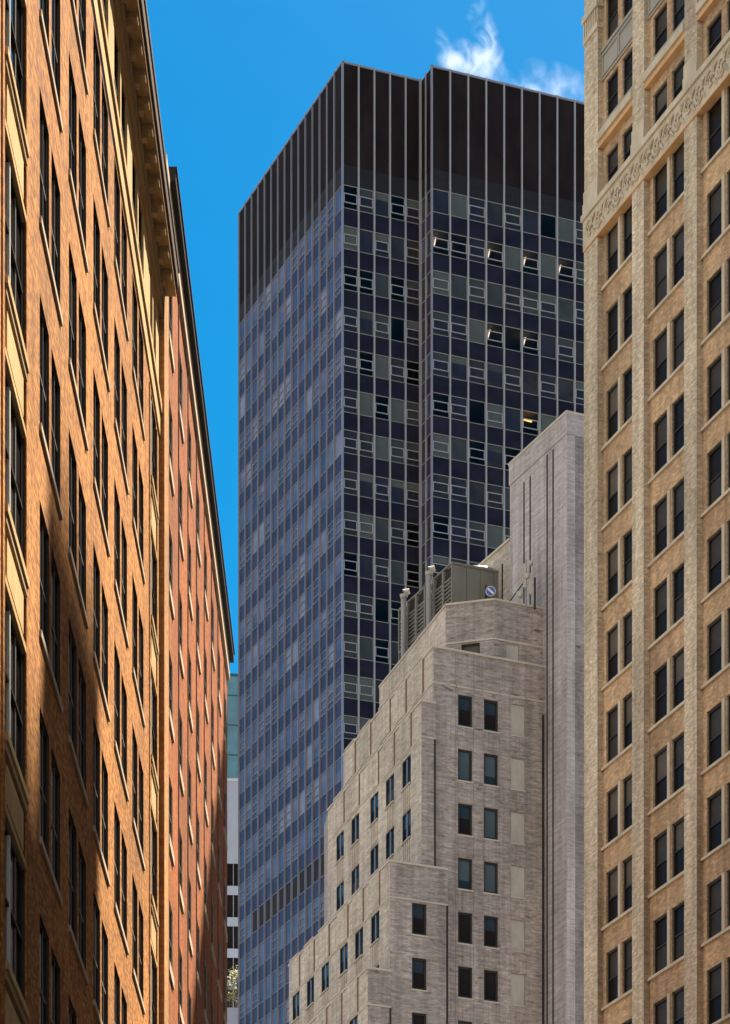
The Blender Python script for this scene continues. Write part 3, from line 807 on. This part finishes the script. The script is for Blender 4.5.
# ------------------------------------------------------------------ tall windowless slab behind it
T = Thing('windowless_block', (12.56, 192, 0), 'tall windowless mauve brick block with dark vertical joints behind the stepped building', 'building')
SA = math.degrees(math.atan2(.4132, .9106))
C = (12.56, 189.67); LL = 7.77
fl = Fr(C[0] - LL * .4132, C[1] + LL * .9106, SA - 90); fsl = Fr(C[0], C[1], SA)
SZ = 92.3
mb = MB()
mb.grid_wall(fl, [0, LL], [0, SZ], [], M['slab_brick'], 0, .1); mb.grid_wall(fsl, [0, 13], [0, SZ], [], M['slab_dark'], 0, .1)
a = fsl.p(13, 0, 0); b = fsl.p(13, -LL, 0); c = fl.p(0, 0, 0)
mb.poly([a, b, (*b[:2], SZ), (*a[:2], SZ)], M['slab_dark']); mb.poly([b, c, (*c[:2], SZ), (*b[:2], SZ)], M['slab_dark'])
mb.poly([(*C, SZ - .2), (*a[:2], SZ - .2), (*b[:2], SZ - .2), (*c[:2], SZ - .2)], M['roof'])
T.part('wall', mb)
mb = MB(); mb.box(fl, -.04, LL + .05, -.3, .06, SZ - 1.3, SZ, M['slab_brick']); mb.box(fl, -.06, LL + .09, -.35, .10, SZ + .002, SZ + .14, M['coping'])
mb.box(fsl, .0, 13, -.3, .05, SZ - 1.3, SZ - .002, M['slab_brick']); mb.box(fsl, -.0, 13, -.35, .09, SZ + .004, SZ + .138, M['coping']); T.part('parapet', mb)
def along(px):      # metres along the left wall, counted from the near corner (0) backwards
    k = (px - 365) / 3050; return (C[0] - k * C[1]) / (.4132 + .9106 * k)
for px in (524.2, 530.4, 547.4, 553.3):
    m1 = MB(); u = LL - along(px); m1.box(fl, u - .055, u + .055, .002, .04, 5, SZ - 1.9 if px < 540 else SZ - 1.5, M['joint']); T.part('joint_strip', m1)
mb = MB(); mb.box(fl, LL - .45, LL + .05, .002, .05, 40, SZ - 1.32, M['slab_brick']); mb.box(fsl, -.045, .55, .002, .05, 40, SZ - 1.32, M['slab_brick']); T.part('corner_pier', mb)
mb = MB(); fl2 = Fr(C[0] - 17 * .4132, C[1] + 17 * .9106, SA - 90)
mb.grid_wall(fl2, [0, 17 - LL], [0, 87.5], [], M['lit_grey_brick'], -.05, .1); a = fl2.p(0, -.05, 0); b = fl2.p(0, -9, 0); c = fl2.p(17 - LL, -9, 0); e = fl2.p(17 - LL, -.05, 0)
mb.poly([b, a, (*a[:2], 87.5), (*b[:2], 87.5)], M['slab_brick']); mb.poly([(*a[:2], 87.4), (*e[:2], 87.4), (*c[:2], 87.4), (*b[:2], 87.4)], M['roof'])
mb.box(fl2, -.05, 17 - LL - .003, -.35, .05, 87.502, 87.65, M['coping'])
m1 = mb; m1.box(fl2, 17 - LL - 1.2, 17 - LL - 1.08, -.048, 0.0, 60, 86.4, M['joint']); T.part('rear_wing', mb)

# ------------------------------------------------------------------ roof plant on the stepped building
T = Thing('cooling_plant', (5.6, 194.5, 81.1), 'olive metal plant enclosure with louvred side on the roof of the stepped building', 'plant enclosure')
BC = (5.67, 197.0); BL = 8.2; BT = 86.2
fl = Fr(BC[0] - BL * .4132, BC[1] + BL * .9106, SA - 90); fp = Fr(BC[0], BC[1], SA)
mb = MB(); mb.box(fl, .1, BL - .1, -3.9, -.15, 79.5, BT - .1, M['louvre_panel'])
T.part('body', mb)
mb = MB()
for i in range(4):
    u0 = .02 + i * (3.95 / 4); mb.box(fp, u0, u0 + 3.95 / 4 - .03, -.12, 0, 83.75, BT - .15, M['louvre_panel']); mb.box(fp, u0, u0 + 3.95 / 4 - .03, -.12, -.02, 80.5, 83.6, M['louvre_panel'])
mb.box(fp, -.03, 4.0, -.14, .05, BT - .148, BT, M['louvre']); mb.box(fp, 0, 3.97, -.14, .04, 83.602, 83.748, M['louvre']); T.part('front_panel', mb)
for i in range(6):
    u0 = i * BL / 6; u1 = (i + 1) * BL / 6
    m1 = MB(); frame_rect(m1, fl, (u0 + u1) / 2, 83.2, -.05, BL / 6 - .02, BT - 83.2, .11, .12, M['louvre'])
    z = 83.4
    while z < BT - .85: m1.poly([fl.p(u0 + .11, -.04, z + .16), fl.p(u1 - .11, -.04, z + .16), fl.p(u1 - .11, .03, z), fl.p(u0 + .11, .03, z)], M['louvre']); m1.poly([fl.p(u0 + .11, .03, z - .01), fl.p(u1 - .11, .03, z - .01), fl.p(u1 - .11, -.04, z + .15), fl.p(u0 + .11, -.04, z + .15)], M['louvre']); z += .26
    m1.box(fl, u0 + .12, u1 - .12, -.14, -.10, BT - .7, BT - .12, M['joint'])
    T.part('louvre_panel', m1)
    m1 = MB(); m1.box(fl, u0 + .02, u0 + .12, -.04, .06, 79.5, 83.19, M['louvre']); m1.tube([fl.p(u0 + .1, .0, 80.6), fl.p(u1 - .05, .0, 83.1)], .05, M['louvre'], 6); T.part('brace', m1)
T2 = MB()
cx, cy = fp.p(2.6, -1.6, 0)[:2]
ring = lambda r, z: [(cx + r * math.cos(k * math.pi / 12), cy + r * math.sin(k * math.pi / 12), z) for k in range(24)]
prof = [(1.25, BT - .05), (1.25, BT + .25), (1.15, BT + .38), (.7, BT + .5), (.05, BT + .55)]
for i in range(len(prof) - 1):
    A, B = ring(*prof[i]), ring(*prof[i + 1])
    for k in range(24): T2.poly([A[k], A[(k + 1) % 24], B[(k + 1) % 24], B[k]], M['galv'], True)
T.part('fan_cowl', T2)
for (u, lab) in ((1.7, 'galvanised vent pipe with white cap at the far end of the louvred roof plant'), (5.6, 'galvanised vent pipe with white cap nearest the front panel of the roof plant')):
    b = fl.p(u, .45, 0)
    P = Thing('vent_pipe', (b[0], b[1], 80.9), lab, 'pipe', 'vent pipes beside the roof plant')
    zt = BT + .05
    m1 = MB(); m1.tube([(b[0], b[1], 79.6), (b[0], b[1], zt)], .19, M['galv'], 14); P.part('pipe', m1)
    m1 = MB(); e = fl.p(u + .15, .2, 0); m1.tube([(b[0], b[1], zt), (b[0], b[1], zt + .18), (b[0] + .05, b[1], zt + .36), (e[0] + .1, e[1], zt + .46)], [.23, .27, .25, .17], M['panel'], 14); P.part('cap', m1)
# round blue sign on a post
b = fp.p(2.5, .35, 0)
P = Thing('round_sign', (b[0], b[1], 81.2), 'round blue disc with white diagonal stripe on a post beside the roof plant', 'sign')
m1 = MB(); m1.tube([(b[0] - .25, b[1], 80.9), (b[0] - .25, b[1], 85.0)], .05, M['joint'], 8); P.part('post', m1)
m1 = MB(); zc = 84.55; n = 24
def disc(rad, yy, m, mbx): mbx.poly([(b[0] + .05 + rad * math.cos(k * 2 * math.pi / n), b[1] + yy, zc + rad * math.sin(k * 2 * math.pi / n)) for k in range(n)], m)
m1.tube([(b[0] + .05, b[1] - .07, zc), (b[0] + .05, b[1] - .12, zc)], .33, M['white_paint'], 24); m1.tube([(b[0] + .05, b[1] - .121, zc), (b[0] + .05, b[1] - .135, zc)], .29, M['blue_paint'], 24)
m1.poly([(b[0] + .05 + x, b[1] - .142, zc + z) for x, z in ((-.23, .12), (-.14, .22), (.23, -.12), (.14, -.22))][::-1], M['white_paint']); P.part('disc', m1)
# antennas beside the slab
b = (10.15, 192.1)
P = Thing('antenna_mast', (b[0], b[1], 81.2), 'small white antennas on a braced mast at the foot of the windowless block', 'antenna')
m1 = MB(); m1.tube([(b[0], b[1], 81.1), (b[0], b[1], 84.2)], .05, M['galv'], 8); m1.tube([(b[0] - 1.3, b[1] + .2, 81.3), (b[0], b[1], 83.0)], .04, M['joint'], 6); m1.tube([(b[0] + .55, b[1], 81.1), (b[0] + .55, b[1], 83.1)], .06, M['joint'], 8); P.part('mast', m1)
for (dx, dz, r_) in ((-.35, 81.95, .22), (.1, 83.1, .19), (.35, 83.9, .15)):
    m1 = MB(); m1.tube([(b[0] + dx, b[1] - .05, dz), (b[0] + dx - .1, b[1] - .3, dz), (b[0] + dx - .13, b[1] - .38, dz)], [r_ * .7, r_, r_ * .8], M['panel'], 16); P.part('dish', m1)
for (dx, z0, z1) in ((.25, 82.0, 83.3), (-.1, 82.4, 83.9)):
    m1 = MB(); m1.box(IDF, b[0] + dx - .1, b[0] + dx + .1, -(b[1] - .1), -(b[1] - .22), z0, z1, M['panel']); P.part('panel_antenna', m1)

# ================================================================== GLASS TOWER
TWA = math.degrees(math.atan2(.3805, .9248))
TC = (-2.07, 280.3)
T = Thing('glass_tower', (-2.07, 290, 0), 'dark glass office tower with thin vertical fins and black crown rising behind the stepped building', 'tower')
WL = 27.6
fW = Fr(TC[0] - WL * .3805, TC[1] + WL * .9248, TWA - 90)    # left wall, u towards the camera
fA = Fr(TC[0], TC[1], TWA)                                  # first wall facing the camera, 5 bays
AW = 7.84
fR = Fr(*fA.p(AW, 0, 0)[:2], TWA - 90)                      # return wall
RW = 2.51
fB = Fr(*fR.p(RW, 0, 0)[:2], TWA)                           # second wall, projecting
BB = 1.83; NB = 12; BWID = BB * NB
TZ, CB, FL = 167.75, 156.6, 3.75
NF = 27
VIS, LOWZ = 2.1, CB - FL * NF
# solid crown and base
foot = [fW.p(0, 0, 0)[:2], TC, fA.p(AW, 0, 0)[:2], fB.p(0, 0, 0)[:2], fB.p(BWID, 0, 0)[:2], fB.p(BWID, -WL - 2, 0)[:2]]
def inset(k, z): return None
mb = MB(); mb.prism(foot, CB + 1.9, TZ, M['crown'], M['roof']); T.part('crown', mb)
mb = MB()
for f_, l_ in ((fW, WL), (fA, AW), (fR, RW), (fB, BWID)):
    mb.box(f_, 0.0 if f_ is not fR else .01, l_, -.25, -.012, CB, CB + 1.898, M['crown_low'], 'b')
mb.poly([(x, y, CB + 1.0) for x, y in foot], M['crown_low']); T.part('louvre_band', mb)
mb = MB(); mb.prism(foot, 0, LOWZ, M['spandrel']); T.part('base', mb)
mb = MB()
for f_, l_ in ((fW, WL), (fA, AW), (fB, BWID)): mb.box(f_, -.05 if f_ is not fA else 0, l_ + .05 if f_ is not fA else l_, -.3, .10, TZ + .003, TZ + .18, M['alu_blue'])
T.part('coping', mb)
ic = [Fr(TC[0], TC[1], TWA).p(x, y, 0)[:2] for x, y in ((5.5, -6), (BWID + AW - 1, -4.0), (BWID + AW - 1, -WL + 1), (5.5, -WL + 1))]
mb = MB(); mb.prism(ic, LOWZ, CB, M['interior']); T.part('core', mb)
for k in range(NF + 1):
    zt = CB - FL * k; mb = MB(); ft2 = [fW.p(.3, -.3, 0)[:2], fA.p(.3, -.3, 0)[:2], fA.p(AW + .05, -.3, 0)[:2], fB.p(.25, -.3, 0)[:2], fB.p(BWID - .3, -.3, 0)[:2], fB.p(BWID - .3, -WL - 1.7, 0)[:2]]
    mb.prism(ft2, zt + .15, zt + FL - VIS - .15 if k else CB + .9, M['ceiling']); T.part('floor_slab', mb)
mb = MB(); a = fB.p(BWID, 0, 0); b = fB.p(BWID, -WL - 2, 0); c = fW.p(0, 0, 0)
mb.poly([(*a[:2], LOWZ), (*b[:2], LOWZ), (*b[:2], CB), (*a[:2], CB)], M['spandrel']); mb.poly([(*b[:2], LOWZ), (*c[:2], LOWZ), (*c[:2], CB), (*b[:2], CB)], M['spandrel']); T.part('rear_wall', mb)
# spandrel bands
for k in range(NF):
    z0, z1 = CB - FL * (k + 1), CB - FL * k - VIS
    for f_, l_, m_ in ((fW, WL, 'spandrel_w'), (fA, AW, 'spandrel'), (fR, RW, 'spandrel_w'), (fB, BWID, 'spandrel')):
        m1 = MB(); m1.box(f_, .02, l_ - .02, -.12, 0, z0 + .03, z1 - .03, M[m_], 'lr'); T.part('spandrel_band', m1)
# fins
def fins(f_, us, wd, dep, m_, z0=LOWZ, z1=TZ + .22):
    for u in us:
        m1 = MB(); m1.box(f_, u - wd / 2, u + wd / 2, -.10, dep, z0, z1, M[m_]); T.part('mullion', m1)
fins(fW, [WL / 15 * i for i in range(0, 15)], .10, .15, 'alu_blue')
fins(fA, [AW / 5 * i for i in range(1, 5)], .14, .16, 'alu')
fins(fB, [BB * i for i in range(1, NB + 1)], .14, .16, 'alu')
fins(fR, [.15, RW / 2], .12, .10, 'alu')
for c_ in (TC, fB.p(0, 0, 0)[:2]):
    m1 = MB(); f_ = Fr(c_[0], c_[1], TWA); m1.box(f_, -.07, .09, -.10, .10, LOWZ, TZ + .24, M['alu_blue']); T.part('corner_mullion', m1)
m1 = MB(); f_ = Fr(*fA.p(AW, 0, 0)[:2], TWA); m1.box(f_, -.18, -.02, -.1, .12, LOWZ, TZ + .3, M['alu']); T.part('corner_mullion', m1)

# windows: panes with transoms, some with a light vent frame
def tower_kind(wd, panes, vent_m, line_m):
    def fw(mb, fr, u, z, d, var):
        vent, pane = var
        frame_rect(mb, fr, u, z - .03, d - .08, wd, VIS + .06, .055, .12, line_m)
        if vent: frame_rect(mb, fr, u, z + .50, d - .02, wd - .115, .88, .07, .08, vent_m)
    def pn(mb, fr, u, z, d, var):
        vent, pane = var
        if pane == 'clear':
            mb.poly([fr.p(u - wd / 2, d - .03, z + .03), fr.p(u + wd / 2, d - .03, z + .03), fr.p(u + wd / 2, d - .03, z + VIS - .03), fr.p(u - wd / 2, d - .03, z + VIS - .03)], M['clear'])
            return
        if isinstance(pane, tuple): segs_ = [(z + .03, z + .50, pane[0]), (z + .50, z + VIS * .70, pane[1]), (z + VIS * .70, z + VIS - .03, pane[2])]
        else: segs_ = [(z + .03, z + VIS - .03, pane)]
        for a, b, m_ in segs_: mb.box(fr, u - wd / 2, u + wd / 2, d - .08, d - .03, a, b, M[m_], 'lrb')
    return WinKind('window', {'window': fw, 'pane': pn})
K_A = tower_kind(AW / 5 - .14, None, M['alu'], M['alu_dim']); K_B = tower_kind(BB - .14, None, M['alu'], M['alu_dim'])
K_W = tower_kind(WL / 15 - .13, None, M['alu_blue'], M['alu_blue']); K_R = tower_kind(RW / 2 - .12, None, M['alu'], M['alu'])
LIT = {(1, 0): 1, (1, 3): 1, (1, 5): 1, (1, 7): 1, (3, 3): 1, (3, 5): 1}
rnd = random.Random(5)
wins = []; tubes = []
SOUTH = [('blind0', 1), ('blind1', 3), ('blind2', 4), ('blind3', 4), ('clear', 6), (('blind2', 'blind3', 'blind1'), 3), (('blind3', 'blind3', 'blind0'), 2)]
def pick(ch):
    t = sum(c for _, c in ch); x = rnd.random() * t
    for n_, c in ch:
        x -= c
        if x <= 0: return n_
for k in range(NF):
    z = CB - FL * k - VIS
    par = rnd.random() < .5
    for i in range(5):
        vent = (i in (0, 1, 3, 4)) if k % 2 == 0 else (i in (0, 2, 4))
        p_ = pick(SOUTH)
        if k in (5, 6) and not vent: p_ = 'blind0'
        wins.append((K_A, fA, AW / 5 * (i + .5), 0, z, (vent, p_)))
    for i in range(NB):
        vent = (i % 2 == 0) if k % 2 == 0 else (i % 2 == 1 or i == 0)
        if rnd.random() < .1: vent = not vent
        p_ = pick(SOUTH)
        if not vent and rnd.random() < .35: p_ = rnd.choice(['blind0', 'blind0', 'blind1'])
        if (k, i) in LIT: p_ = 'clear'; tubes.append((k, i))
        wins.append((K_B, fB, BB * (i + .5), 0, z, (vent, p_)))
def twr_vis(p):
    px = CX + F_PX * p[0] / p[1]; py = HY - F_PX * (p[2] - 1.7) / p[1]
    return px < 586 and py < (690 - (px - 343) * 1.1 if px < 430 else 560 - max(0, px - 500) * 1.6)
fit_windows(T, wins, 99, 'far_windows', twr_vis)
ww = MB()
for k in range(NF):
    z = CB - FL * k - VIS
    for i in range(15):
        p_ = rnd.choice(['west0', 'west0', 'west1', 'west2', 'west3', 'west3', 'west4', ('west1', 'west0', 'west2')])
        if k == 16 and 2 <= i <= 13: p_ = 'crown_low'
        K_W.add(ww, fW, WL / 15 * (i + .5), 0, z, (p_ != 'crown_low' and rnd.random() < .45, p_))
    for i in range(2): K_R.add(ww, fR, RW / 2 * (i + .5) + .03, 0, z, (False, rnd.choice(['blind1', 'blind3', 'west1'])))
T.part('side_windows', ww, kind='stuff')
# lit ceiling tubes seen through some panes
for (k, i) in tubes:
    z = CB - FL * k - .42; u = BB * (i + .5)
    m1 = MB(); m1.tube([fB.p(u - .3, -.45, z), fB.p(u + .1, -1.7, z)], .06, M['tube'], 6); T.part('lamp_tube', m1)
for (k, i) in ((1, 3),):
    z = CB - FL * k - .5; m1 = MB(); m1.tube([fA.p(AW / 5 * (i + .5) - .2, -.5, z), fA.p(AW / 5 * (i + .5) + .2, -1.6, z)], .035, M['tube'], 6); T.part('lamp_tube', m1)
z = CB - FL * 5 - .5; m1 = MB(); m1.tube([fB.p(BB * 5.3, -.6, z), fB.p(BB * 5.75, -.7, z)], .10, M['warm_lamp'], 8); T.part('lamp_tube', m1, 'warm orange lamp behind a tower window')

# ================================================================== FAR BUILDINGS IN THE GAP
T = Thing('glass_tower', (-22, 400, 0), 'distant teal glass block in the gap beside the red brick building', 'tower')
fT = Fr(-30, 398, 8)
mb = MB(); mb.box(fT, 0, 24, -20, 0, 0, 158.2, M['teal_glass']); T.part('wall', mb)
mb = MB()
for i in range(17): mb.box(fT, i * 1.5 - .04, i * 1.5 + .04, .002, .06, 100, 158, M['teal_line'])
for f in range(15): mb.box(fT, 0, 24, .003, .05, 101 + f * 3.9, 101.12 + f * 3.9, M['teal_line'])
T.part('mullions', mb)
mb = MB(); mb.box(fT, -.1, 24.1, -20, .1, 158.202, 158.5, M['teal_line']); T.part('coping', mb)
T = Thing('banded_building', (-20, 349, 0), 'distant white building with dark strip windows in the gap below the teal glass', 'building')
fG = Fr(-28, 349, 4)
mb = MB(); mb.box(fG, 0, 15, -14, 0, 117.2, 126.6, M['white_wall']); mb.box(fG, 0, 15, -14, -.4, 0, 117.198, M['interior']); T.part('wall', mb)
for f in range(10):
    z = 114.6 - 3.6 * f
    mb = MB(); mb.box(fG, 0, 15, -.39, 0, z - 1.0, z, M['white_wall']); T.part('floor_band', mb)
    mb = MB(); mb.box(fG, .1, 14.9, -.38, -.2, z + .002, z + 2.597, M['win_dark']); o = T.part('strip_window', mb)
    mb = MB()
    for i in range(11): mb.box(fG, .3 + 1.4 * i, .36 + 1.4 * i, -.198, -.14, z + .01, z + 2.59, M['white_wall'])
    T.sub('frame', mb, o)
mb = MB(); mb.box(fG, -.1, 15.1, -14, .1, 126.602, 126.9, M['white_paint']); T.part('coping', mb)
# roof terrace with a small tree
T = Thing('terrace_building', (-15, 334, 0), 'pale building with a railed roof terrace at the foot of the gap', 'building')
fH = Fr(-24, 330, 4)
mb = MB(); mb.box(fH, 0, 13, -12, 0, 0, 95.2, M['white_wall']); T.part('wall', mb)
mb = MB()
for i in range(40): mb.box(fH, i * .32, i * .32 + .07, -.12, -.06, 95.202, 96.3, M['grey_frame'])
mb.box(fH, 0, 13, -.14, -.04, 96.302, 96.4, M['grey_frame']); T.part('railing', mb)
tb = (-14.0, 333.5, 95.2)
T = Thing('terrace_tree', tb, 'small yellow green tree on the railed roof terrace in the gap between the buildings', 'tree')
mb = MB(); mb.tube([tb, (tb[0] + .1, tb[1], 96.8), (tb[0], tb[1] + .1, 99.4)], [.16, .12, .05], M['bark'], 8)
for i in range(9):
    a = i * 2.4; z = 96.4 + i * .28; mb.tube([(tb[0] + .05, tb[1], z), (tb[0] + 0.9 * math.cos(a), tb[1] + 0.9 * math.sin(a), z + .8)], [.06, .02], M['bark'], 5)
T.part('trunk', mb)
mb = MB(); rg = random.Random(3)
for c in range(60):
    a = rg.random() * 6.283; r0 = 1.25 * math.sqrt(rg.random()); zz = 96.7 + rg.random() * 3.4; r0 *= 1 - abs(zz - 98.2) / 3.6
    cx, cy = tb[0] + r0 * math.cos(a), tb[1] + r0 * math.sin(a)
    for q in range(26):
        p = Vector((cx + rg.gauss(0, .26), cy + rg.gauss(0, .26), zz + rg.gauss(0, .22)))
        x = Vector((rg.gauss(0, 1), rg.gauss(0, 1), rg.gauss(0, .5))).normalized() * .13; y = x.orthogonal().normalized() * .06
        mb.poly([p - x, p + y, p + x, p - y], M['leaf'] if (c % 2) else M['leaf2'])
T.part('crown', mb)

# ================================================================== CLOUD WISPS (thin real vapour, far behind)
def cloud_mat(dens):
    m = bpy.data.materials.new('cloud_vapour'); m.use_nodes = True; nt = m.node_tree; nt.nodes.clear(); L = nt.links.new
    o = nt.nodes.new('ShaderNodeOutputMaterial'); v = nt.nodes.new('ShaderNodeVolumePrincipled'); L(v.outputs[0], o.inputs['Volume'])
    v.inputs['Color'].default_value = (.98, .98, .98, 1); v.inputs['Anisotropy'].default_value = .2
    tc = nt.nodes.new('ShaderNodeTexCoord')
    n = nt.nodes.new('ShaderNodeTexNoise'); n.inputs['Scale'].default_value = .055; n.inputs['Detail'].default_value = 7; n.inputs['Roughness'].default_value = .62; n.inputs['Distortion'].default_value = .6
    L(tc.outputs['Object'], n.inputs[0])
    g = nt.nodes.new('ShaderNodeTexCoord')
    # falls away towards the edge of the puff
    mp = nt.nodes.new('ShaderNodeMapping'); mp.inputs['Location'].default_value = (-1, -1, -1); mp.inputs['Scale'].default_value = (2, 2, 2)
    L(g.outputs['Generated'], mp.inputs[0])
    ln = nt.nodes.new('ShaderNodeVectorMath'); ln.operation = 'LENGTH'; L(mp.outputs[0], ln.inputs[0])
    f = nt.nodes.new('ShaderNodeMapRange'); f.inputs[1].default_value = .92; f.inputs[2].default_value = .0; f.inputs[3].default_value = 0; f.inputs[4].default_value = 1
    L(ln.outputs['Value'], f.inputs[0])
    r = nt.nodes.new('ShaderNodeMapRange'); r.inputs[1].default_value = .47; r.inputs[2].default_value = .75; L(n.outputs[0], r.inputs[0])
    mu = nt.nodes.new('ShaderNodeMath'); mu.operation = 'MULTIPLY'; L(f.outputs[0], mu.inputs[0]); L(r.outputs[0], mu.inputs[1])
    m2 = nt.nodes.new('ShaderNodeMath'); m2.operation = 'MULTIPLY'; m2.inputs[1].default_value = dens; L(mu.outputs[0], m2.inputs[0]); L(m2.outputs[0], v.inputs['Density'])
    return m
def puff(px, py, Y, rx, rz, tilt, dens):
    s = Y / 3050; c = ((px - 365) * s, Y, 1.7 + (1870 - py) * s)
    me = bpy.data.meshes.new('cloud'); import bmesh
    bm = bmesh.new(); bmesh.ops.create_icosphere(bm, subdivisions=3, radius=1)
    for v in bm.verts:
        v.co.x *= rx * s; v.co.y *= rx * s * .8; v.co.z *= rz * s
    bm.to_mesh(me); bm.free(); me.materials.append(cloud_mat(dens))
    o = bpy.data.objects.new('cloud', me); COL.objects.link(o); o.location = c; o.rotation_euler = (0, R(tilt), 0)
    tag(o, kind='stuff')
    return o
puff(472, 66, 2000, 44, 20, 22, .13); puff(488, 48, 2000, 20, 44, -8, .13); puff(446, 52, 2000, 12, 34, -25, .08)
puff(478, 8, 2000, 18, 8, -40, .05); puff(550, 96, 2000, 66, 26, 15, .05)
